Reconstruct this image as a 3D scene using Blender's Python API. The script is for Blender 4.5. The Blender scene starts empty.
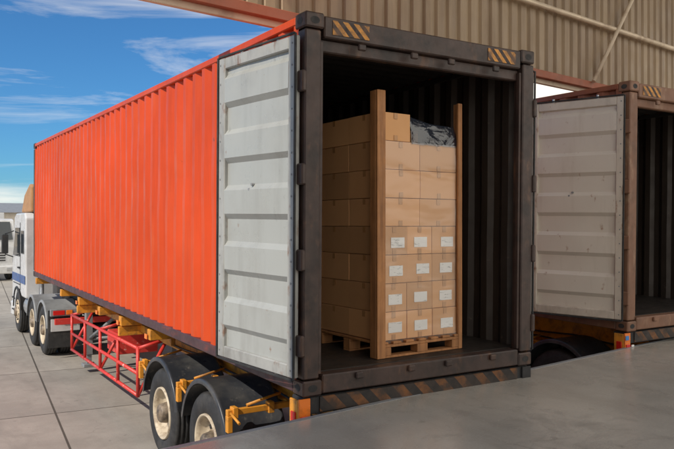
import bpy, bmesh, math, random
from mathutils import Vector, Matrix, noise
random.seed(4)
S=bpy.context.scene
COL=S.collection

# ------------------------------------------------------------ materials
def nn(nt,t,**kw):
    n=nt.nodes.new(t)
    for k,v in kw.items(): setattr(n,k,v)
    return n
def mixrgb(nt,fac,a,b,mode='MIX'):
    m=nn(nt,'ShaderNodeMixRGB',blend_type=mode)
    for i,v in enumerate((fac,a,b)):
        if isinstance(v,bpy.types.NodeSocket): nt.links.new(v,m.inputs[i])
        elif i==0: m.inputs[0].default_value=v
        else: m.inputs[i].default_value=(*v[:3],1)
    return m.outputs[0]
def noise_t(nt,vec,scale,detail=6,rough=.6,dist=0):
    n=nn(nt,'ShaderNodeTexNoise'); n.inputs['Scale'].default_value=scale
    n.inputs['Detail'].default_value=detail; n.inputs['Roughness'].default_value=rough
    n.inputs['Distortion'].default_value=dist
    nt.links.new(vec,n.inputs['Vector']); return n.outputs['Fac']
def mapr(nt,v,a,b,c=0,d=1):
    m=nn(nt,'ShaderNodeMapRange'); nt.links.new(v,m.inputs[0])
    for i,x in enumerate((a,b,c,d)): m.inputs[i+1].default_value=x
    return m.outputs[0]
def mapping(nt,vec,sc,loc=(0,0,0),rot=(0,0,0)):
    m=nn(nt,'ShaderNodeMapping'); nt.links.new(vec,m.inputs[0])
    m.inputs['Scale'].default_value=sc; m.inputs['Location'].default_value=loc; m.inputs['Rotation'].default_value=rot
    return m.outputs[0]
def mat(name,col,rough=.6,metal=0,var=.15,scale=2.0,bump=.1,bscale=40,dirts=(),island=0,spec=.5,stripes=None,rv=.12):
    m=bpy.data.materials.new(name); m.use_nodes=True; nt=m.node_tree; nt.nodes.clear()
    out=nn(nt,'ShaderNodeOutputMaterial'); b=nn(nt,'ShaderNodeBsdfPrincipled'); nt.links.new(b.outputs[0],out.inputs[0])
    tc=nn(nt,'ShaderNodeTexCoord').outputs['Object']
    n1=noise_t(nt,tc,scale)
    c=mixrgb(nt,mapr(nt,n1,.3,.7),[x*(1-var) for x in col],[min(1,x*(1+var)) for x in col])
    if stripes:
        c2,freq,ax=stripes
        sp=nn(nt,'ShaderNodeSeparateXYZ'); nt.links.new(tc,sp.inputs[0])
        ad=nn(nt,'ShaderNodeMath',operation='ADD'); nt.links.new(sp.outputs['X' if ax=='x' else 'Y'],ad.inputs[0]); nt.links.new(sp.outputs['Z'],ad.inputs[1])
        mu=nn(nt,'ShaderNodeMath',operation='MULTIPLY'); nt.links.new(ad.outputs[0],mu.inputs[0]); mu.inputs[1].default_value=freq
        fr=nn(nt,'ShaderNodeMath',operation='FRACT'); nt.links.new(mu.outputs[0],fr.inputs[0])
        g=nn(nt,'ShaderNodeMath',operation='GREATER_THAN'); nt.links.new(fr.outputs[0],g.inputs[0]); g.inputs[1].default_value=.5
        c=mixrgb(nt,g.outputs[0],c,c2)
    if island:
        ge=nn(nt,'ShaderNodeNewGeometry')
        c=mixrgb(nt,1,c,mixrgb(nt,mapr(nt,ge.outputs['Random Per Island'],0,1),[1-island]*3,[1+island*.5]*3),'MULTIPLY')
    for (dc,amt,sc,lo,hi) in dirts:
        f=noise_t(nt,mapping(nt,tc,sc,loc=(random.random()*9,3,1)),1,8,.65)
        f=mapr(nt,f,lo,hi,0,amt)
        c=mixrgb(nt,f,c,dc)
    nt.links.new(c,b.inputs['Base Color'])
    nr=noise_t(nt,tc,scale*3+1,5)
    nt.links.new(mapr(nt,nr,.3,.7,max(.03,rough-rv),min(1,rough+rv)),b.inputs['Roughness'])
    b.inputs['Metallic'].default_value=metal
    b.inputs['Specular IOR Level'].default_value=spec
    if bump:
        bp=nn(nt,'ShaderNodeBump'); bp.inputs['Strength'].default_value=bump; bp.inputs['Distance'].default_value=.01
        nt.links.new(noise_t(nt,tc,bscale,6),bp.inputs['Height']); nt.links.new(bp.outputs[0],b.inputs['Normal'])
    return m
STK=(6,6,.45)
M={}
M['red']=mat('container_red_paint',(.60,.066,.012),.42,var=.14,scale=.6,bump=.08,bscale=7,spec=.28,
   dirts=[((.30,.035,.012),.5,STK,.5,.78),((.66,.13,.04),.35,(1.2,1.2,.6),.5,.75),((.62,.18,.08),.35,(10,10,.9),.60,.75),((.13,.04,.02),.8,(9,9,7),.68,.76)])
M['red2']=mat('container_brown_paint',(.30,.10,.05),.6,var=.2,scale=1,bump=.05,bscale=9,dirts=[((.1,.04,.03),.6,STK,.5,.75)])
M['frame']=mat('container_frame_shaded',(.058,.036,.030),.45,var=.25,scale=4,bump=.15,bscale=20,  # red-orange frame paint with the rear end's shade put into its colour
   dirts=[((.22,.11,.06),.6,(7,7,2.5),.55,.72),((.014,.012,.012),.7,(4,4,4),.46,.64)])
M['frame2']=mat('container_frame_rust',(.20,.10,.06),.55,var=.2,scale=3,bump=.08,bscale=20,
   dirts=[((.46,.33,.22),.5,(9,9,3),.56,.72),((.05,.03,.02),.5,(5,5,3),.52,.72)])
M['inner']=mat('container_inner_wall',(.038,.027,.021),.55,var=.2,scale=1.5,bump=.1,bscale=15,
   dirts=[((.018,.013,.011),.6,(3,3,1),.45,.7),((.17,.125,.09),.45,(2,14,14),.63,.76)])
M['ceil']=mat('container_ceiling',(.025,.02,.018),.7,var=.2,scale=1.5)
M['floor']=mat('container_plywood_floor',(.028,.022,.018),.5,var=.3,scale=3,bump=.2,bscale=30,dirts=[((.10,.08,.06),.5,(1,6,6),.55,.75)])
M['door']=mat('door_grey_paint',(.38,.395,.38),.34,var=.05,scale=1.0,bump=.03,bscale=8,
   dirts=[((.24,.24,.22),.40,(7,7,.6),.50,.75),((.26,.255,.235),.35,(2,2,2),.5,.75),((.13,.125,.11),.4,(16,16,7),.63,.74),((.22,.10,.045),.9,(12,12,8),.67,.74)])
M['door2']=mat('door_cream_paint',(.68,.63,.55),.40,var=.05,scale=1.0,bump=.03,bscale=8,
   dirts=[((.42,.34,.26),.4,(5,5,.6),.54,.78),((.28,.12,.05),.9,(10,10,6),.63,.73)])
M['doorframe']=mat('door_frame_paint',(.36,.365,.35),.45,var=.1,scale=4,bump=.1,bscale=20,
   dirts=[((.20,.095,.05),.8,(9,9,5),.58,.70),((.13,.12,.11),.55,(5,5,2),.5,.7)])
M['doorframe2']=mat('door_frame_cream',(.60,.54,.46),.45,var=.1,scale=4,bump=.1,bscale=20,
   dirts=[((.24,.11,.05),.85,(9,9,5),.57,.70),((.2,.16,.12),.4,(5,5,2),.5,.7)])
M['rubber']=mat('rubber',(.025,.025,.026),.75,var=.3,scale=6,bump=.2,bscale=60,dirts=[((.12,.11,.1),.6,(3,3,3),.5,.8)])
M['fender']=mat('fender_plastic',(.033,.036,.043),.36,var=.2,scale=3,bump=.05,bscale=20,dirts=[((.17,.16,.14),.5,(2.5,2.5,2.5),.48,.8),((.22,.2,.17),.5,(12,12,12),.6,.75)])
M['rim']=mat('rim_cream_paint',(.58,.49,.36),.5,var=.15,scale=6,bump=.1,bscale=30,dirts=[((.20,.13,.08),.85,(9,9,9),.48,.68)])
M['hubm']=mat('hub_greasy_steel',(.26,.20,.14),.5,var=.2,scale=6,dirts=[((.05,.04,.03),.9,(9,9,9),.42,.62)])
M['dark']=mat('dark_steel',(.03,.03,.032),.6,metal=.2,var=.3,scale=5,bump=.1,dirts=[((.14,.1,.07),.5,(6,6,6),.55,.75)])
M['rail']=mat('bottom_rail_paint',(.07,.035,.04),.5,var=.3,scale=3,dirts=[((.25,.05,.03),.6,(3,3,9),.55,.7)])
M['yellow']=mat('chassis_yellow_paint',(.70,.29,.03),.5,var=.15,scale=3,bump=.1,dirts=[((.14,.07,.04),.85,(5,5,5),.5,.68),((.25,.11,.03),.6,(14,14,14),.55,.7)])
M['railred']=mat('guard_red_paint',(.62,.045,.035),.45,var=.12,scale=4,bump=.05,dirts=[((.75,.6,.5),.7,(12,12,12),.60,.7)])
M['hazard']=mat('hazard_stripes',(.20,.080,.025),.6,var=.25,scale=6,bump=.1,stripes=((.02,.018,.018),4.5,'x'),dirts=[((.04,.03,.025),.9,(7,7,9),.36,.58)])
M['hazardy']=mat('hazard_stripes_orange',(.66,.30,.06),.6,var=.2,scale=6,bump=.1,stripes=((.03,.02,.02),10,'x'),dirts=[((.14,.08,.05),.85,(9,9,9),.44,.62)])
M['box']=mat('cardboard',(.72,.385,.17),.70,var=.04,scale=1.5,bump=.05,bscale=8,island=.20)
M['tape']=mat('packing_tape',(.52,.27,.11),.15,var=.1)
M['wood']=mat('pallet_wood',(.44,.20,.075),.65,var=.2,scale=5,bump=.3,bscale=20,dirts=[((.19,.08,.03),.7,(22,22,1.2),.42,.66)])
M['label']=mat('paper_label',(.84,.84,.82),.6,var=.03,bump=0,dirts=[((.2,.2,.2),.6,(14,14,70),.58,.62)])
M['white']=mat('cab_white_paint',(.60,.61,.62),.3,var=.05,bump=0,dirts=[((.35,.33,.3),.5,(2,2,2),.5,.75)])
M['blue']=mat('cab_blue_paint',(.03,.10,.30),.3,var=.1,bump=0)
M['tan']=mat('deflector_tan',(.42,.22,.09),.55,var=.15,scale=4)
M['glass']=mat('dark_glass',(.02,.028,.035),.08,var=.1,bump=0,spec=.9,rv=.02)
M['redlamp']=mat('red_lamp_lens',(.62,.02,.015),.2,bump=0,rv=.05)
M['orangelamp']=mat('orange_lamp_lens',(.9,.22,.03),.25,bump=0,rv=.05,dirts=[((.3,.1,.03),.6,(9,9,9),.5,.7)])
M['silver']=mat('aluminium',(.55,.56,.57),.35,metal=.7,bump=.05)
M['grey']=mat('grey_paint',(.24,.25,.26),.5,bump=.05,dirts=[((.10,.09,.08),.6,(4,4,4),.5,.7)])
M['pipe']=mat('light_steel_paint',(.66,.55,.41),.5,bump=.05,dirts=[((.3,.2,.13),.6,(4,4,4),.5,.7)])
M['oxide']=mat('red_oxide_steel',(.34,.11,.06),.6,bump=.1,dirts=[((.14,.07,.04),.6,(4,4,4),.5,.7)])
M['cladding']=mat('cladding_sheet',(.34,.25,.155),.45,metal=.0,var=.12,scale=.7,bump=.05,bscale=6,dirts=[((.14,.085,.05),.65,(5,5,.4),.42,.68)])
M['roof']=mat('roof_sheet',(.55,.50,.43),.6,var=.1,bump=0)
M['bluesq']=mat('blue_tag',(.05,.25,.6),.4,bump=0)

def concrete(name,base,rough,brick=None,stain=.5,bump=.25,rot=0.13,oil=0):
    m=bpy.data.materials.new(name); m.use_nodes=True; nt=m.node_tree; b=nt.nodes['Principled BSDF']
    tc=nn(nt,'ShaderNodeTexCoord').outputs['Object']
    a=noise_t(nt,tc,.5,8,.65); f=noise_t(nt,tc,60,6,.7); d=noise_t(nt,tc,2.2,8,.7,.6)
    c=mixrgb(nt,mapr(nt,a,.3,.7),[x*.70 for x in base],[x*1.18 for x in base])
    c=mixrgb(nt,mapr(nt,f,.3,.7,0,.4),c,[x*.55 for x in base])
    c=mixrgb(nt,mapr(nt,d,.50,.72,0,stain),c,[x*.48 for x in base])
    if oil:
        o=noise_t(nt,mapping(nt,tc,(1.6,.35,1),rot=(0,0,rot)),.9,9,.7,.3)
        c=mixrgb(nt,mapr(nt,o,.50,.72,0,oil),c,[x*.42 for x in base])
        o2=noise_t(nt,tc,7,4,.6)
        c=mixrgb(nt,mapr(nt,o2,.66,.73,0,oil),c,[x*.4 for x in base])
    v=nn(nt,'ShaderNodeTexVoronoi',feature='DISTANCE_TO_EDGE'); v.inputs['Scale'].default_value=.35
    wv=nn(nt,'ShaderNodeVectorMath',operation='ADD'); nt.links.new(tc,wv.inputs[0])
    nz=nn(nt,'ShaderNodeTexNoise'); nz.inputs['Scale'].default_value=2; nt.links.new(tc,nz.inputs[0])
    nt.links.new(nz.outputs['Color'],wv.inputs[1]); nt.links.new(wv.outputs[0],v.inputs['Vector'])
    cr=mapr(nt,v.outputs['Distance'],.0,.004,.45,0)
    cm=nn(nt,'ShaderNodeMath',operation='MULTIPLY'); nt.links.new(cr,cm.inputs[0]); nt.links.new(mapr(nt,noise_t(nt,tc,.7),.5,.6),cm.inputs[1])
    c=mixrgb(nt,cm.outputs[0],c,[x*.25 for x in base])
    if brick:
        bt=nn(nt,'ShaderNodeTexBrick'); bt.offset=0; bt.squash=1
        nt.links.new(mapping(nt,tc,(1,1,1),loc=brick[3],rot=(0,0,rot)),bt.inputs['Vector'])
        bt.inputs['Color1'].default_value=(1,1,1,1); bt.inputs['Color2'].default_value=(.84,.85,.86,1); bt.inputs['Mortar'].default_value=(.24,.23,.21,1)
        bt.inputs['Scale'].default_value=1; bt.inputs['Brick Width'].default_value=brick[0]; bt.inputs['Row Height'].default_value=brick[1]
        bt.inputs['Mortar Size'].default_value=brick[2]; bt.inputs['Mortar Smooth'].default_value=.4
        c=mixrgb(nt,1,c,bt.outputs['Color'],'MULTIPLY')
    nt.links.new(c,b.inputs['Base Color'])
    nt.links.new(mapr(nt,d,.3,.7,rough-.10,rough+.14),b.inputs['Roughness'])
    bp=nn(nt,'ShaderNodeBump'); bp.inputs['Strength'].default_value=bump; bp.inputs['Distance'].default_value=.006
    nt.links.new(f,bp.inputs['Height']); nt.links.new(bp.outputs[0],b.inputs['Normal'])
    return m
M['ground']=concrete('yard_concrete',(.41,.375,.325),.8,brick=(5.0,3.2,.018,(1.2,.4,0)),rot=.09,stain=.35,oil=.45)
M['dock']=concrete('dock_concrete',(.50,.465,.405),.22,stain=.65,bump=.05,oil=.45,rot=1.5)

def wrapmat(name,gloss,lo,hi,dc,sc,det,dist,bd,ro):
    m=bpy.data.materials.new(name); m.use_nodes=True; nt=m.node_tree; nt.nodes.clear()
    out=nn(nt,'ShaderNodeOutputMaterial'); tr=nn(nt,'ShaderNodeBsdfTransparent'); gl=nn(nt,'ShaderNodeBsdfGlossy')
    df=nn(nt,'ShaderNodeBsdfDiffuse'); df.inputs[0].default_value=(*dc,1)
    gl.inputs['Roughness'].default_value=ro
    tc=nn(nt,'ShaderNodeTexCoord').outputs['Object']
    n=noise_t(nt,mapping(nt,tc,sc,rot=(.1,.18,0)),1.6,det,.5,dist)
    bp=nn(nt,'ShaderNodeBump'); bp.inputs['Strength'].default_value=1; bp.inputs['Distance'].default_value=bd
    nt.links.new(n,bp.inputs['Height']); nt.links.new(bp.outputs[0],gl.inputs['Normal'])
    m1=nn(nt,'ShaderNodeMixShader'); nt.links.new(mapr(nt,n,.5,.72,lo,hi),m1.inputs[0]); nt.links.new(tr.outputs[0],m1.inputs[1]); nt.links.new(df.outputs[0],m1.inputs[2])
    m2=nn(nt,'ShaderNodeMixShader'); m2.inputs[0].default_value=gloss
    nt.links.new(m1.outputs[0],m2.inputs[1]); nt.links.new(gl.outputs[0],m2.inputs[2]); nt.links.new(m2.outputs[0],out.inputs[0])
    return m
M['wrap']=wrapmat('stretch_wrap',.12,.01,.03,(.8,.72,.6),(1.0,1.0,2.6),2,.3,.02,.22)
M['topwrap']=wrapmat('dark_film',.14,.60,.80,(.035,.045,.065),(2.2,2.2,3.5),4,1.2,.06,.10)

# ------------------------------------------------------------ builders
def empty(name,loc=(0,0,0),rz=0,parent=None):
    e=bpy.data.objects.new(name,None); e.location=loc; e.rotation_euler=(0,0,rz); COL.objects.link(e); e.parent=parent; e.empty_display_size=.2
    return e
def finish(name,bm,mt,parent,smooth=False,bevel=0,seg=2):
    me=bpy.data.meshes.new(name)
    if bevel:
        bmesh.ops.bevel(bm,geom=[e for e in bm.edges],offset=bevel,segments=seg,affect='EDGES',profile=.5,clamp_overlap=True)
    bm.normal_update(); bm.to_mesh(me); bm.free()
    o=bpy.data.objects.new(name,me); COL.objects.link(o); o.parent=parent
    if mt: me.materials.append(M[mt] if isinstance(mt,str) else mt)
    if smooth:
        for p in me.polygons: p.use_smooth=True
    return o
def addbox(bm,x0,x1,y0,y1,z0,z1,mtx=None):
    vs=[bm.verts.new(((x0,x1)[i&1],(y0,y1)[(i>>1)&1],(z0,z1)[(i>>2)&1])) for i in range(8)]
    if mtx:
        for v in vs: v.co=mtx@v.co
    for f in ((0,2,3,1),(4,5,7,6),(0,1,5,4),(2,6,7,3),(0,4,6,2),(1,3,7,5)): bm.faces.new([vs[i] for i in f])
def boxes(name,lst,mt,parent,bevel=.006):
    bm=bmesh.new()
    for b in lst: addbox(bm,*b)
    return finish(name,bm,mt,parent,bevel=bevel,seg=1)
def box(name,*a,mt,parent,bevel=.006): return boxes(name,[a],mt,parent,bevel)
def addtube(bm,p0,p1,r,seg=12,r2=None):
    p0=Vector(p0);p1=Vector(p1); d=p1-p0; L=d.length
    mt=Matrix.Translation((p0+p1)/2)@d.to_track_quat('Z','Y').to_matrix().to_4x4()
    bmesh.ops.create_cone(bm,cap_ends=True,segments=seg,radius1=r,radius2=r if r2 is None else r2,depth=L,matrix=mt)
def tubes(name,lst,r,mt,parent,seg=12):
    bm=bmesh.new()
    for a,b in lst: addtube(bm,a,b,r,seg)
    o=finish(name,bm,mt,parent)
    for p in o.data.polygons: p.use_smooth=len(p.vertices)==4
    return o
def lathe(bm,prof,c,seg=48,a0=0,a1=2*math.pi,flip=1):
    full=abs(a1-a0-2*math.pi)<1e-6; rings=[]
    n=seg if full else seg+1
    for i in range(n):
        a=a0+(a1-a0)*i/seg
        rings.append([bm.verts.new((c[0]+flip*p[0],c[1]+p[1]*math.cos(a),c[2]+p[1]*math.sin(a))) for p in prof])
    for i in range(n if full else n-1):
        r0=rings[i]; r1=rings[(i+1)%n]
        for j in range(len(prof)-1): bm.faces.new((r0[j],r0[j+1],r1[j+1],r1[j]))
def sheet(name,prof,t0,t1,nt_,f,mt,parent,dent=0,seed=5.3):
    bm=bmesh.new(); rows=[]
    for k in range(nt_+1):
        t=t0+(t1-t0)*k/nt_; row=[]
        for s,o in prof:
            dd=dent*noise.noise(Vector((s*.9,t*1.1,seed))) if dent else 0
            if dent: dd+=dent*.7*noise.noise(Vector((s*2.7,t*2.4,seed+1.3)))
            row.append(bm.verts.new(f(s,o+dd,t)))
        rows.append(row)
    for k in range(nt_):
        for j in range(len(prof)-1): bm.faces.new((rows[k][j],rows[k][j+1],rows[k+1][j+1],rows[k+1][j]))
    bmesh.ops.recalc_face_normals(bm,faces=bm.faces)
    return finish(name,bm,mt,parent)
def corr(L,per=.278,dep=.036,s0=0,fr=(.26,.5,.76)):
    n=max(1,round(L/per)); per=L/n; p=[]
    for i in range(n):
        b=s0+i*per
        p+=[(b,0),(b+per*fr[0],0),(b+per*fr[1],dep),(b+per*fr[2],dep)]
    p.append((s0+L,0)); return p

# ------------------------------------------------------------ container
W,L,H=2.44,12.19,2.9
TILT=math.radians(.8)
def container(loc,paint,frame,doormat,ang,rz=0):
    e=empty('shipping_container',loc,rz); e.rotation_euler[0]=TILT
    boxes('corner_posts',[(0,.14,0,.12,.12,H-.12),(W-.14,W,0,.12,.12,H-.12),(0,.12,L-.12,L,.12,H-.12),(W-.12,W,L-.12,L,.12,H-.12)],frame,e,.01)
    boxes('post_channels',[(.142,.168,.02,.06,.15,H-.2),(W-.168,W-.142,.02,.06,.15,H-.2)],frame,e,.003)
    cst=[]
    for x in (-.004,W-.166):
        for y in (-.006,L-.166):
            for z in (-.01,H-.118+.01): cst.append((x,x+.17,y,y+.17,z,z+.118))
    boxes('corner_castings',cst,frame,e,.012)
    bm=bmesh.new()
    def oval(c,ax):
        vs=[]
        for i in range(20):
            a=math.tau*i/20; u=.04*math.cos(a); v=.028*math.sin(a)
            vs.append(bm.verts.new((c[0]+u,c[1],c[2]+v) if ax=='y' else (c[0],c[1]+u,c[2]+v)))
        bm.faces.new(vs)
    for z in (.052,H-.052):
        for x in (.08,W-.08): oval((x,-.0075,z),'y')
        oval((-.0055,.08,z),'x'); oval((-.0055,L-.08,z),'x')
    finish('casting_holes',bm,'rubber',e)
    boxes('header_and_sill',[(.168,W-.168,.004,.10,H-.17,H-.005),(.168,W-.168,-.002,.12,.0,.145),(.145,W-.145,.06,.14,H-.27,H-.171)],frame,e,.01)
    boxes('header_hazard_marks',[(.24,.58,-.001,.002,H-.14,H-.03),(W-.58,W-.24,-.001,.002,H-.14,H-.03)],'hazardy',e,0)
    boxes('cam_keepers',[(x-.035,x+.035,-.03,.0,z,z+.05) for x in (.5,1.02,1.42,1.94) for z in (.085,H-.235)],frame,e,.008)
    rh=.105
    boxes('side_rails',[(0,.06,.166,L-.166,0,rh),(W-.06,W,.166,L-.166,0,rh)],'rail' if paint=='red' else frame,e,.008)
    boxes('top_rails',[(.0,.06,.166,L-.166,H-.07,H-.005),(W-.06,W,.166,L-.166,H-.07,H-.005)],paint,e,.008)
    pr=corr(L-.24,s0=.12,dep=.044,fr=(.28,.44,.74))
    sheet('side_wall',pr,rh,H-.07,18,lambda s,o,t:(.008+o,s,t),paint,e,.013)
    sheet('side_wall',pr,rh,H-.07,14,lambda s,o,t:(W-.008-o,s,t),paint,e,.008)
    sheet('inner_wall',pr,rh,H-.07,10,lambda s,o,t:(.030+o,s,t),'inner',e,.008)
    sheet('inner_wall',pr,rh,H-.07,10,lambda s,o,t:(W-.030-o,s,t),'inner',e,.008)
    pf=corr(W-.24,.25,.045,.12)
    sheet('front_wall',pf,.1,H-.07,2,lambda s,o,t:(s,L-.01-o,t),paint,e)
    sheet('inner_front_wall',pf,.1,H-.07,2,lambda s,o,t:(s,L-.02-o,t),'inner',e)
    prr=corr(L-.3,.21,.02,.15)
    sheet('roof_panel',prr,.06,W-.06,2,lambda s,o,t:(t,s,H-.012-o),paint,e)
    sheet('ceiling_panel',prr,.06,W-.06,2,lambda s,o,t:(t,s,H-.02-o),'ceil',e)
    boxes('inner_top_rails',[(.061,.09,.166,L-.166,H-.09,H-.04),(W-.09,W-.061,.166,L-.166,H-.09,H-.04)],'ceil',e,.004)
    box('front_rails',.12,W-.12,L-.1,L-.02,H-.15,H-.02,mt=paint,parent=e)
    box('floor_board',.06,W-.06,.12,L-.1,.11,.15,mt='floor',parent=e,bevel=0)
    for side in (0,1):
        d=empty('door_leaf',(-.012 if side==0 else W+.003,.03,0),math.radians(ang if side==0 else -.3),e)
        w0,w1=.02,1.165; z0,z1=.13,H-.17
        X=(lambda a:a) if side==0 else (lambda a:-a)
        fm='doorframe' if paint=='red' else 'doorframe2'
        def db(name,lst,m,bv=.006):
            boxes(name,[(min(X(a),X(b)),max(X(a),X(b)),c,dd,ee,f) for a,b,c,dd,ee,f in lst],m,d,bv)
        db('door_frame',[(-.055,.0,w0,w0+.085,z0,z1),(-.055,0,w1-.10,w1,z0,z1),(-.053,-.002,w0+.085,w1-.10,z0,z0+.10),(-.053,-.002,w0+.085,w1-.10,z1-.10,z1)],fm,.008)
        hh=z1-z0-.2; prf=[]; n=5; per=hh/n
        zz=z0+.1; prf.append((zz,0))
        for i in range(n):
            b=zz+i*per+per*.30
            prf+= [(b,0),(b+.045,.034),(b+.045+.20,.034),(b+.29,0)]
        prf.append((zz+hh,0))
        sheet('door_panel',prf,w0+.08,w1-.095,14,lambda s,o,t:(X(-.018-o),t,s),doormat,d,.010,seed=2.2+loc[0])
        sheet('door_outer_panel',prf,w0+.08,w1-.095,1,lambda s,o,t:(X(-.006),t,s),paint,d)
        db('gasket',[(-.062,-.045,w0-.018,w0-.002,z0-.01,z1+.01),(-.064,-.03,w1+.002,w1+.022,z0-.01,z1+.01),(-.062,-.045,w0,w1,z0-.02,z0-.002),(-.062,-.045,w0,w1,z1+.002,z1+.02)],'rubber',.003)
        bm=bmesh.new()
        for i in range(16):
            z=z0+.06+i*(z1-z0-.12)/15
            for yy in (w0+.03,w1-.03): addtube(bm,(X(-.054),yy,z),(X(-.059),yy,z),.008,8)
        for yy,z in ((.62,1.62),(.66,1.58)): addtube(bm,(X(-.03),yy,z),(X(-.058),yy,z),.012,8)
        finish('rivets',bm,'grey',d)
        db('hinges',[(-.03,.012,-.05,.04,z,z+.16) for z in (.3,.95,1.6,2.3)],frame,.01)
        if side==0:
            bm=bmesh.new()
            for yy in (.35,.9): addtube(bm,(X(.022),yy,.1),(X(.022),yy,H-.12),.015)
            for yy in (.35,.9): addtube(bm,(X(.03),yy,1.0),(X(.03),yy-.3,1.0),.012)
            finish('lock_rods',bm,'silver',d)
    return e

C1=container((0,0,1.40),'red','frame','door',6.8)
C2=container((4.61,.54,1.46),'red2','frame2','door2',18)

# ------------------------------------------------------------ wheels
TY=[(.03,.295),(.008,.33),(0,.38),(.004,.44),(.02,.485),(.05,.510),(.055,.502),(.07,.502),(.075,.513),(.105,.515),(.11,.502),(.12,.502),(.125,.516),(.16,.516),(.165,.502),(.175,.502),(.18,.515),(.21,.512),(.24,.485),(.26,.42),(.26,.35),(.235,.295)]
RIM=[(.035,.300),(.004,.296),(.0,.285),(.012,.272),(.05,.262),(.10,.250),(.125,.225),(.135,.17),(.13,.155),(.13,.125)]
RIMF=[(.035,.300),(.004,.296),(.0,.285),(.03,.272),(.05,.25),(.02,.20),(-.02,.17),(-.02,.12)]
HUB=[(.13,.125),(.06,.118),(-.005,.105),(-.02,.09),(-.025,.05),(-.03,.045),(-.03,0)]
def wheel(x,y,z,flip,parent,front=False,dual=True,r=1.0):
    ro=random.random()*3
    bm=bmesh.new(); lathe(bm,TY,(x,y,z),64,flip=flip)
    if dual: lathe(bm,TY,(x+flip*.30,y,z),48,flip=flip)
    finish('tyre',bm,'rubber',parent,True)
    bm=bmesh.new(); lathe(bm,RIMF if front else RIM,(x,y,z),64,flip=flip)
    if dual: lathe(bm,[(.5,.30),(.45,.25),(.3,.2),(.14,.17)],(x,y,z),32,flip=flip)
    o=finish('rim',bm,'rim',parent,True)
    bm=bmesh.new()
    for i in range(10):
        a=ro+i*math.tau/10; rr=.150
        cx=-.035 if front else .100
        addtube(bm,(x+flip*cx,y+rr*math.cos(a),z+rr*math.sin(a)),(x+flip*(cx+.04),y+rr*math.cos(a),z+rr*math.sin(a)),.015,6)
    finish('wheel_nuts',bm,'hubm',parent)
    bm=bmesh.new()
    for i in range(8):
        a=ro+(i+.5)*math.tau/8; rr=.205
        cx=.0 if front else .124
        addtube(bm,(x+flip*cx,y+rr*math.cos(a),z+rr*math.sin(a)),(x+flip*(cx+.02),y+rr*math.cos(a),z+rr*math.sin(a)),.024,12)
    finish('rim_holes',bm,'rubber',parent)
    bm=bmesh.new(); lathe(bm,HUB if not front else [(-.02,.12),(-.06,.1),(-.07,0.05),(-.07,0)],(x,y,z),32,flip=flip)
    finish('hub',bm,'hubm',parent,True)
def fender(x0,x1,y,z,parent,r=.60,a0=12,a1=168,mt='fender',name='mudguard'):
    bm=bmesh.new()
    s=1 if x1>x0 else -1; w=abs(x1-x0)
    prof=[(0,r-.045),(-.0,r-.005),(.008,r+.004),(.03,r+.006),(.04,r),(w*.5,r+.004),(w-.04,r),(w-.03,r+.006),(w-.008,r+.004),(w,r-.005),(w,r-.045),(w-.01,r-.045),(w-.01,r-.012),(.01,r-.012),(.01,r-.045),(0,r-.045)]
    lathe(bm,prof,(x0,y,z),32,math.radians(a0),math.radians(a1),flip=s)
    bmesh.ops.recalc_face_normals(bm,faces=bm.faces)
    o=finish(name,bm,mt,parent)
    for p in o.data.polygons: p.use_smooth=True
    try: o.data.set_sharp_from_angle(angle=math.radians(50))
    except Exception: pass
    return o
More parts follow.
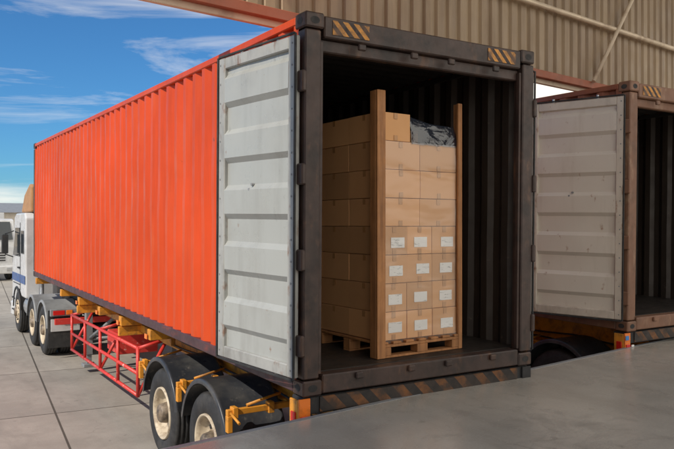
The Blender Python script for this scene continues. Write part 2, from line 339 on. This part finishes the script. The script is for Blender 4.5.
# ------------------------------------------------------------ trailer
def trailer(loc,rz=0,ax=(2.0,3.38)):
    e=empty('semi_trailer',loc,rz)
    zb=1.395
    f=empty('frame',(0,1.4*math.sin(TILT),1.4*(1-math.cos(TILT))),0,e); f.rotation_euler[0]=TILT
    def ibeam(x):
        return [(x-.07,x+.07,.22,12.0,zb-.06,zb-.035),(x-.009,x+.009,.22,9.2,zb-.44,zb-.06),(x-.07,x+.07,.22,9.2,zb-.465,zb-.44),
                (x-.009,x+.009,9.2,12.0,zb-.20,zb-.06),(x-.07,x+.07,9.2,12.0,zb-.225,zb-.20)]
    boxes('main_beams',ibeam(.72)+ibeam(1.72),'yellow',f,.004)
    boxes('cross_members',[(.02,W-.02,y-.06,y+.06,zb-.16,zb-.032) for y in (3.9,5.2,6.4,7.8,9.3,12.0)],'yellow',f,.006)
    boxes('outriggers',[(.0,.7,y-.03,y+.03,zb-.30,zb-.17) for y in (5.2,7.8)]+[(1.74,W,y-.03,y+.03,zb-.30,zb-.17) for y in (5.2,7.8)],'yellow',f)
    boxes('side_outer_rails',[(.30,.36,3.9,9.2,zb-.26,zb-.165),(W-.36,W-.30,3.9,9.2,zb-.26,zb-.165)],'yellow',f)
    boxes('inner_web',[(.81,1.63,y-.03,y+.03,zb-.4,zb-.2) for y in (1.2,2.6,4,5.4,6.8,8.2)],'yellow',f)
    boxes('side_marker_lamps',[(-.006,.004,y,y+.09,zb-.15,zb-.09) for y in (3.9,5.2,6.4,7.8)],'orangelamp',f,.002)
    bm=bmesh.new()
    for k,(xx,zz) in enumerate(((.62,1.03),(.60,1.13),(.25,1.0))):
        prev=None
        for i in range(40 if k<2 else 18):
            y=.4+i*.22; p=Vector((xx,y,zz-.04*abs(math.sin(y*1.7+k))+(y*.014)))
            if prev and not (k==2 and y<4.3): addtube(bm,prev,p,.012,6)
            prev=p
    finish('air_hoses',bm,'dark',e)
    boxes('rear_bolster',[(.012,W-.012,.03,.2,zb-.15,zb-.015)],'dark',e,.008)
    boxes('rear_hazard_plate',[(.16,W-.16,.018,.028,zb-.135,zb-.02)],'hazard',e,0)
    boxes('bolster_end_plate',[(-.03,.07,.008,.028,zb-.24,zb-.02)],'orangelamp',e,.004)
    boxes('bolster_end_plate',[(W-.10,W+.01,.008,.028,zb-.16,zb-.02)],'dark',e,.004)
    boxes('bolster_end_side',[(-.032,-.012,.03,.16,zb-.25,zb-.03)],'yellow',e,.004)
    boxes('rear_lamps',[(-.045,-.033,.05,.12,zb-.22,zb-.12),(-.02,.05,-.006,.006,zb-.22,zb-.15)],'redlamp',e,.004)
    boxes('rear_lamp_white',[(.075,.12,-.006,.006,zb-.22,zb-.16)],'label',e,.003)
    if loc[0]>1: boxes('reflector_tag',[(-.028,.03,-.002,.006,zb-.10,zb-.05)],'bluesq',e,.002)
    boxes('underrun_bumper',[(.1,W-.1,.25,.35,.42,.55)],'hazard',e,.008)
    boxes('bumper_hangers',[(.6,.68,.28,.36,.5,.95),(1.76,1.84,.28,.36,.5,.95)],'dark',e)
    zc=.515; a0,a1=ax
    for y in ax:
        wheel(.0,y,zc,1,e); wheel(W,y,zc,-1,e)
        tubes('axle',[((.3,y,zc),(W-.3,y,zc))],.07,'dark',e)
        fender(-.03,.60,y,zc+.02,e,r=.625); fender(W+.03,W-.60,y,zc+.02,e,r=.625)
    boxes('leaf_springs',[(.67,.77,a0-.5,a1+.5,zc+.1,zc+.17),(1.67,1.77,a0-.5,a1+.5,zc+.1,zc+.17)],'dark',e)
    for y in (a0-.66,(a0+a1)/2,a1+.68):
        boxes('mudguard_bracket',[(-.05,.66,y-.025,y+.025,.955,1.01),(-.05,.0,y-.03,y+.03,.80,.954),(.0,.05,y-.045,y+.045,.93,1.03),(.36,.42,y-.04,y+.04,.93,1.035)],'yellow',e,.005)
        tubes('bracket_strap',[((.15,y,1.03),(.5,y,1.10)),((-.02,y-.03,.98),(-.02,y-.22,.93))],.013,'yellow',e)
    boxes('mud_flap',[(.02,.58,a0-.76,a0-.748,.2,.80),(W-.58,W-.02,a0-.76,a0-.748,.2,.80)],'rubber',e,.003)
    boxes('air_tank',[(.9,1.5,4.5,4.9,.75,1.05)],'dark',e,.08)
    for x in (.02,W-.02):
        t=[]
        for z in (.52,.80,1.12): t.append(((x,4.35,z),(x,8.3,z)))
        for y in (4.35,5.3,6.3,7.3,8.3): t.append(((x,y,.50),(x,y,1.14)))
        sx=.35 if x<1 else -.35
        for y in (4.35,6.3,8.3): t+= [((x,y,1.12),(x+sx,y,1.2)),((x,y,.52),(x+sx,y,1.15))]
        tubes('side_guard_rail',t,.024,'railred',e)
    boxes('tool_box',[(.45,1.1,6.9,7.6,.6,.93)],'railred',e,.012)
    for x in (.42,W-.42):
        boxes('landing_leg',[(x-.06,x+.06,8.75,8.88,.32,1.2),(x-.045,x+.045,8.77,8.86,.16,.319),(x-.11,x+.11,8.7,8.93,.1,.158)],'grey',e)
    tubes('landing_brace',[((.42,8.8,.6),(2.0,8.8,.6)),((.42,8.8,.6),(.72,8.0,1.1)),((2.02,8.8,.6),(1.72,8.0,1.1))],.03,'grey',e)
    return e
T1=trailer((0,0,0)); T2=trailer((4.61,.54,.06),ax=(1.05,2.43))

# ------------------------------------------------------------ tractor truck
def prism(name,prof,x0,x1,mt,parent,bevel=.03):
    bm=bmesh.new()
    a=[bm.verts.new((x0,y,z)) for y,z in prof]; b=[bm.verts.new((x1,y,z)) for y,z in prof]
    n=len(prof); bm.faces.new(a); bm.faces.new(b[::-1])
    for i in range(n): bm.faces.new((a[i],b[i],b[(i+1)%n],a[(i+1)%n]))
    bmesh.ops.recalc_face_normals(bm,faces=bm.faces)
    return finish(name,bm,mt,parent,bevel=bevel)
def cab(e,y0,name='cab_body',body='white'):
    prism(name,[(y0,.95),(y0,2.85),(y0+.15,2.98),(y0+1.5,2.98),(y0+1.75,2.9),(y0+2.1,1.9),(y0+2.15,1.6),(y0+2.15,.45),(y0+1.65,.45),(y0+1.6,.85),(y0+1.4,1.08),(y0+.9,1.1),(y0+.6,.95)],0.02,W-.02,body,e,.035)
    for x0,x1 in ((.006,.016),(W-.016,W-.006)):
        prism('side_window',[(y0+.85,1.92),(y0+.85,2.62),(y0+1.55,2.62),(y0+1.92,1.92)],x0,x1,'glass',e,0)
        prism('quarter_window',[(y0+.2,2.0),(y0+.2,2.55),(y0+.6,2.55),(y0+.6,2.0)],x0,x1,'glass',e,0)
        boxes('door_seams',[(x0,x1,y0+.74,y0+.755,1.1,2.75),(x0,x1,y0+.755,y0+1.9,1.22,1.235)],'dark',e,0)
        boxes('door_handle',[(x0-.03,x1+.03,y0+.85,y0+1.02,1.62,1.66)],'dark',e,.01)
        boxes('lower_stripe',[(x0+.002,x1-.002,y0+.02,y0+2.1,1.28,1.48)],'blue',e,0)
        boxes('steps',[(x0-.01,x1+.02,y0+1.68,y0+2.1,.5,.54),(x0-.01,x1+.02,y0+1.68,y0+2.1,.8,.84)],'dark',e,.01)
    bm=bmesh.new()
    v=[bm.verts.new(p) for p in ((.16,y0+2.13,1.98),(W-.16,y0+2.13,1.98),(W-.22,y0+1.812,2.83),(.22,y0+1.812,2.83))]
    bm.faces.new(v); finish('windscreen',bm,'glass',e)
    boxes('grille',[(.5,W-.5,y0+2.152,y0+2.17,z,z+.06) for z in (.95,1.07,1.19,1.31)],'dark',e,.01)
    boxes('bumper',[(0.0,W,y0+2.0,y0+2.32,.34,.72)],body,e,.04)
    boxes('headlamps',[(.12,.5,y0+2.31,y0+2.335,.47,.62),(W-.5,W-.12,y0+2.31,y0+2.335,.47,.62)],'silver',e,.01)
    boxes('mirrors',[(-.26,-.10,y0+1.95,y0+2.02,1.95,2.45),(W+.10,W+.26,y0+1.95,y0+2.02,1.95,2.45)],'dark',e,.02)
    tubes('mirror_arms',[((-.18,y0+1.98,2.46),(.05,y0+1.85,2.55)),((W+.18,y0+1.98,2.46),(W-.05,y0+1.85,2.55)),((-.18,y0+1.98,1.94),(.05,y0+2.0,1.85)),((W+.18,y0+1.98,1.94),(W-.05,y0+2.0,1.85))],.014,'dark',e)
def tractor(loc,body='white'):
    e=empty('tractor_truck',loc)
    boxes('chassis_rails',[(.78,.86,10.35,15.6,.80,1.03),(W-.86,W-.78,10.35,15.6,.80,1.03)],'dark',e,.006)
    boxes('chassis_cross',[(.86,W-.86,y,y+.12,.83,1.0) for y in (10.36,11.8,13.4)],'dark',e,.006)
    boxes('fifth_wheel',[(.8,W-.8,11.4,12.4,1.03,1.30)],'dark',e,.02)
    for y in (11.1,12.42):
        wheel(0,y,.515,1,e); wheel(W,y,.515,-1,e); tubes('axle',[((.3,y,.515),(W-.3,y,.515))],.08,'dark',e)
        fender(-.02,.62,y,.53,e,.60,8,172,'grey'); fender(W+.02,W-.62,y,.53,e,.60,8,172,'grey')
    for x0,x1 in ((0.0,.66),(W-.66,W)):
        boxes('rear_mud_flap',[(x0,x1,10.44,10.455,.22,.98)],'rubber',e,.004)
        boxes('rear_lamp_box',[(x0+.03,x1-.05,10.36,10.43,.86,1.0)],'grey',e,.01)
        boxes('rear_lamp',[(x0+.08,x0+.30,10.345,10.358,.885,.975)],'redlamp',e,.004)
        boxes('rear_indicator',[(x0+.33,x0+.45,10.345,10.358,.885,.975)],'orangelamp',e,.004)
        boxes('flap_plate',[(x0+.05,x1-.05,10.425,10.438,.55,.80)],'white',e,.004)
    box('rear_crossbar',.1,W-.1,10.27,10.34,.70,.82,mt='railred',parent=e)
    wheel(.02,14.75,.515,1,e,front=True,dual=False); wheel(W-.02,14.75,.515,-1,e,front=True,dual=False)
    fender(-.005,.45,14.75,.55,e,.60,5,175,'dark'); fender(W+.005,W-.45,14.75,.55,e,.60,5,175,'dark')
    bm=bmesh.new(); addtube(bm,(.36,13.15,.72),(.36,14.05,.72),.30,24); addtube(bm,(W-.36,13.15,.72),(W-.36,14.05,.72),.30,24)
    finish('fuel_tank',bm,'silver',e)
    cab(e,13.45,body=body)
    prism('roof_air_deflector',[(13.5,3.0),(13.5,3.62),(13.75,3.68),(14.5,3.45),(15.0,3.0)],.15,W-.15,'tan',e,.04)
    tubes('exhaust_stack',[((.35,13.3,1.0),(.35,13.3,2.5))],.06,'silver',e)
    boxes('cab_back_equipment',[(.7,1.7,13.1,13.35,1.05,2.1)],'dark',e,.03)
    return e
tractor((0,0,0)); tractor((4.61,.54,.0))

P=empty('parked_truck',(2.2,35,0),math.pi+.12)
cab(P,0)
wheel(.02,1.3,.515,1,P,True,False); wheel(W-.02,1.3,.515,-1,P,True,False)
wheel(.02,-4.3,.515,1,P); wheel(W-.02,-4.3,.515,-1,P)
boxes('cargo_body',[(0,W,-6.5,-.12,1.05,3.3)],'white',P,.02)
boxes('chassis',[(.7,W-.7,-6.4,1.9,.6,.9)],'dark',P)
# ------------------------------------------------------------ pallet load
PL=empty('pallet_of_boxes',(.885,.24,1.556),math.radians(2.5))
pw,pd=.95,1.0
lst=[]
for i in range(7): x=i*(pw-.09)/6; lst.append((x,x+.09,0,pd,.115,.135))
for y in (0,pd/2-.05,pd-.1): lst+= [(0,pw,y,y+.1,.09,.113),(0,pw,y,y+.1,.0,.018)]
for x in (0,pw/2-.06,pw-.12):
    for y in (0,pd/2-.05,pd-.1): lst.append((x,x+.12,y,y+.1,.019,.089))
boxes('pallet',lst,'wood',PL,.003)
bm=bmesh.new(); lab=[]; tap=[]
z=.14; bx0,bx1=.03,pw-.03; by0,by1=.035,pd-.02
j=lambda a:random.uniform(-a,a)
for r in range(8):
    h=.247
    cols=3 if r<4 else 2
    wd=(bx1-bx0)/cols; dp=(by1-by0)/2
    for c in range(cols):
        for k in range(2):
            if r==7 and c==1 and k==0: continue
            x0=bx0+c*wd+.002+j(.003); x1=bx0+(c+1)*wd-.002+j(.003)
            y0=by0+k*dp+.003+j(.006); y1=by0+(k+1)*dp-.002
            hh=h
            if r==7:
                if c==0: x1=bx0+wd*.75
                else: x0=bx0+wd*.80; x1-=.06; hh=.19
            tilt=Matrix.Translation((x0,y0,z))@Matrix.Rotation(j(.006),4,'Z')@Matrix.Translation((-x0,-y0,-z))
            addbox(bm,x0,x1,y0,y1,z+.0015,z+hh-.0025,tilt)
            if k==0:
                if r<4:
                    cx=x0+(x1-x0)*.58+j(.015); cz=z+h*.46+j(.010)
                    lab.append((cx-.075,cx+.075,y0-.005,y0-.0032,cz-.045,cz+.045))
                cx=(x0+x1)/2
                tap.append((cx-.02,cx+.02,y0-.0045,y0-.0030,z+h-.055,z+h-.004))
                tap.append((cx-.02,cx+.02,y0-.0045,y0-.0030,z+.004,z+.05))
            if c==0:
                cy=(y0+y1)/2; tap.append((x0-.0050,x0-.0035,cy-.02,cy+.02,z+h-.055,z+h-.004))
    z+=h
finish('cartons',bm,'box',PL,bevel=.004,seg=2)
boxes('labels',lab,'label',PL,0); boxes('tape',tap,'tape',PL,0)
ztop=z
ub=[(-.035,.055,-.005,.022,.0,2.29),(-.035,-.010,.023,.10,.0,2.29),(pw-.045,pw+.005,-.005,.022,.0,2.26),(pw-.020,pw+.005,.023,.09,0,2.26)]
ub+= [(-.03,.05,pd,pd+.025,0,2.2),(pw-.05,pw,pd,pd+.025,0,2.2)]
boxes('corner_uprights',ub,'wood',PL,.004)
def shell(x0,x1,y0,y1,z0,z1,amp,mt='wrap'):
    bm=bmesh.new(); n=30; per=[]
    for i in range(n): per.append((x0+(x1-x0)*i/n,y0))
    for i in range(n): per.append((x1,y0+(y1-y0)*i/n))
    for i in range(n): per.append((x1-(x1-x0)*i/n,y1))
    for i in range(n): per.append((x0,y1-(y1-y0)*i/n))
    cx,cy=(x0+x1)/2,(y0+y1)/2; rows=[]; m=60
    for k in range(m+1):
        zz=z0+(z1-z0)*k/m
        rows.append([bm.verts.new((x+(x-cx)*.014*(.5+noise.noise(Vector((x*3,y*3,zz*5))))*amp,y+(y-cy)*.014*(.6+noise.noise(Vector((x*2+zz*2,y*4,zz*5))))*amp,zz)) for x,y in per])
    for k in range(m):
        for jj in range(4*n): bm.faces.new((rows[k][jj],rows[k][(jj+1)%(4*n)],rows[k+1][(jj+1)%(4*n)],rows[k+1][jj]))
    return finish('stretch_wrap',bm,mt,PL,True)
shell(bx0-.010,bx1+.010,by0-.012,by1+.012,.12,ztop-.25,1)
bm=bmesh.new(); rows=[]
xa=bx0+(bx1-bx0)*.385; xb=bx1+.004
for i in range(37):
    u=i/36; x=xa+(xb-xa)*u; rows.append([])
    zt=ztop-.012-.055*u+.018*math.sin(u*math.pi)*-1
    for jj in range(41):
        v=jj/40
        if v<.4: yy=by0-.006+.05*(v/.4)**2; zz=ztop-.262+(zt-ztop+.262)*(v/.4)
        else: yy=by0+.044+(by1-by0-.05)*((v-.4)/.6); zz=zt-.02*math.sin((v-.4)/.6*math.pi)
        nz=noise.noise(Vector((x*16+zz*9,yy*6,zz*7)))
        rows[-1].append(bm.verts.new((x,yy+.008*nz,zz+.007*nz)))
for i in range(36):
    for jj in range(40): bm.faces.new((rows[i][jj],rows[i+1][jj],rows[i+1][jj+1],rows[i][jj+1]))
finish('top_film',bm,'topwrap',PL,True)

# ------------------------------------------------------------ loading dock
def edge_y(x): return -.10+.142*x
DZ=1.27
D=empty('loading_dock')
bm=bmesh.new()
x0,x1=-6,30
pts=[(x0,edge_y(x0)),(x1,edge_y(x1)),(x1,-9.5),(x0,-9.5)]
a=[bm.verts.new((x,y,DZ)) for x,y in pts]; b=[bm.verts.new((x,y,-.05)) for x,y in pts]
bm.faces.new(a)
for i in range(4): bm.faces.new((a[i],b[i],b[(i+1)%4],a[(i+1)%4]))
bmesh.ops.recalc_face_normals(bm,faces=bm.faces)
finish('dock_slab',bm,'dock',D)
ang=math.atan(.142)
de=empty('edge_fittings',(0,edge_y(0),0),ang,D)
boxes('steel_edge_angle',[(-6,30,-.045,.006,DZ-.05,DZ+.003)],'grey',de,.002)
bb=[]
for x in (.15,2.0,4.7,6.6,9.5,12): bb.append((x,x+.25,.008,.10,.75,1.2))
boxes('rubber_buffers',bb,'rubber',de,.015)

# ------------------------------------------------------------ warehouse building (canopy over dock)
B=empty('warehouse_building',(0,1.33,0),math.atan(.13))
pr=corr(21.4,.20,.032,-1.4,fr=(.55,.66,.89))
sheet('fascia_cladding',pr,4.72,9.3,2,lambda s,o,t:(s,.05+o,t),'cladding',B)
boxes('bottom_beam',[(-1.4,20,-.03,.045,4.66,4.76)],'oxide',B,.006)
boxes('bottom_flashing',[(-1.4,20,.046,.10,4.60,4.72)],'pipe',B,.006)
tubes('girts',[((-1.4,-.02,z),(20,-.02,z)) for z in (5.62,6.9,8.2)],.036,'pipe',B)
tubes('diagonal_braces',[((x,-.06,4.75),(x+1.75,-.06,7.0)) for x in (5.95,13)],.030,'pipe',B)
boxes('columns',[(x-.11,x+.11,-5.3,-5.08,0,9.2) for x in (-3.9,10,17)]+[(19.8,20,-.3,-.05,0,9.2)],'oxide',B,.006)
pr2=corr(23.8,.25,.04,-3.9)
sheet('shade_roof_sheeting',pr2,-3.4,.2,1,lambda s,o,t:(s,t,9.35+o),'roof',B)  # unseen roof, put in for shade, cut short to let sky light in
boxes('rafters',[(x-.08,x+.08,-5.3,-.0,9.0,9.28) for x in (-3.8,-.5,3,6.5,10,13.5,17)],'oxide',B,.006)
pr3=corr(3.3,.20,.028,-5.3)
sheet('added_shade_wall',pr3,1.27,9.3,1,lambda s,o,t:(-4+o,s+.1,t),'cladding',B)  # unseen wall added left of camera to keep sun off the dock floor

def shed(loc,rz,w,d,h,c='roof'):
    e=empty('distant_warehouse',loc,rz)
    sheet('walls_front',corr(w,.9,.08,-w/2),0,h,1,lambda s,o,t:(s,o,t),c,e)
    boxes('body',[(-w/2,w/2,.3,d,0,h)],c,e,0)
    prism('roof',[(-.5,h),(d/2,h+1.6),(d+.5,h)],-w/2-.4,w/2+.4,'grey',e,0)
    boxes('doors',[(x,x+4,-.03,-.005,0,3.8) for x in range(int(-w/2)+4,int(w/2)-5,9)],'blue',e,0)
shed((-8,92,0),.05,60,30,4.2)
shed((75,120,0),-.2,70,30,7)

# ------------------------------------------------------------ ground
bm=bmesh.new()
v=[bm.verts.new(p) for p in ((-900,-900,0),(900,-900,0),(900,900,0),(-900,900,0))]; bm.faces.new(v)
finish('ground',bm,'ground',None)

# ------------------------------------------------------------ light
sd=Vector((-.70,-.22,.66)).normalized()
sun=bpy.data.lights.new('sun','SUN'); sun.energy=4.0; sun.angle=math.radians(.6); sun.color=(1,.91,.78)
so=bpy.data.objects.new('sun',sun); so.rotation_euler=(-sd).to_track_quat('-Z','Y').to_euler(); COL.objects.link(so)
w=bpy.data.worlds.new('World'); S.world=w; w.use_nodes=True; nt=w.node_tree; nt.nodes.clear()
out=nn(nt,'ShaderNodeOutputWorld'); sky=nn(nt,'ShaderNodeTexSky',sky_type='NISHITA'); sky.sun_disc=False
sky.sun_elevation=math.asin(sd.z); sky.sun_rotation=math.atan2(sd.x,sd.y); sky.air_density=1.0; sky.dust_density=.3; sky.ozone_density=3.0
b1=nn(nt,'ShaderNodeBackground'); b1.inputs[1].default_value=.115
nt.links.new(mixrgb(nt,1,sky.outputs[0],(.33,.70,1.0),'MULTIPLY'),b1.inputs[0])
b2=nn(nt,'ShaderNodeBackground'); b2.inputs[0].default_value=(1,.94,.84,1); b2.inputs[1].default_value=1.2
tc=nn(nt,'ShaderNodeTexCoord').outputs['Generated']
sp=nn(nt,'ShaderNodeSeparateXYZ'); nt.links.new(tc,sp.inputs[0])
n=noise_t(nt,mapping(nt,tc,(1,1,5.5),loc=(2.3,1.1,.4)),2.3,9,.60,.5)
def addn(a,b):
    m=nn(nt,'ShaderNodeMath',operation='ADD'); nt.links.new(a,m.inputs[0]); nt.links.new(b,m.inputs[1]); return m.outputs[0]
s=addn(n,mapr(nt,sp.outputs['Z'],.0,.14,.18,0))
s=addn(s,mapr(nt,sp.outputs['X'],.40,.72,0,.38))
s=addn(s,mapr(nt,sp.outputs['Y'],-.1,-.6,0,.30))  # extra cloud added behind camera, out of view, to brighten carton fronts
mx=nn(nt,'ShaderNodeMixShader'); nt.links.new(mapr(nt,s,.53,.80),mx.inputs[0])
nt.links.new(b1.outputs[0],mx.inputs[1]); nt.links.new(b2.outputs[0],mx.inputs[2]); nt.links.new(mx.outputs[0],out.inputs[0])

# ------------------------------------------------------------ camera
cd=bpy.data.cameras.new('camera'); cd.lens=38.1; cd.sensor_width=36; cd.clip_end=3000; cd.clip_start=.05
co=bpy.data.objects.new('camera',cd); co.location=(-2.63,-4.71,2.70); co.rotation_euler=(math.radians(90),0,math.radians(-31.9)); COL.objects.link(co)
S.camera=co
S.view_settings.view_transform='Standard'; S.view_settings.look='None'; S.view_settings.exposure=0
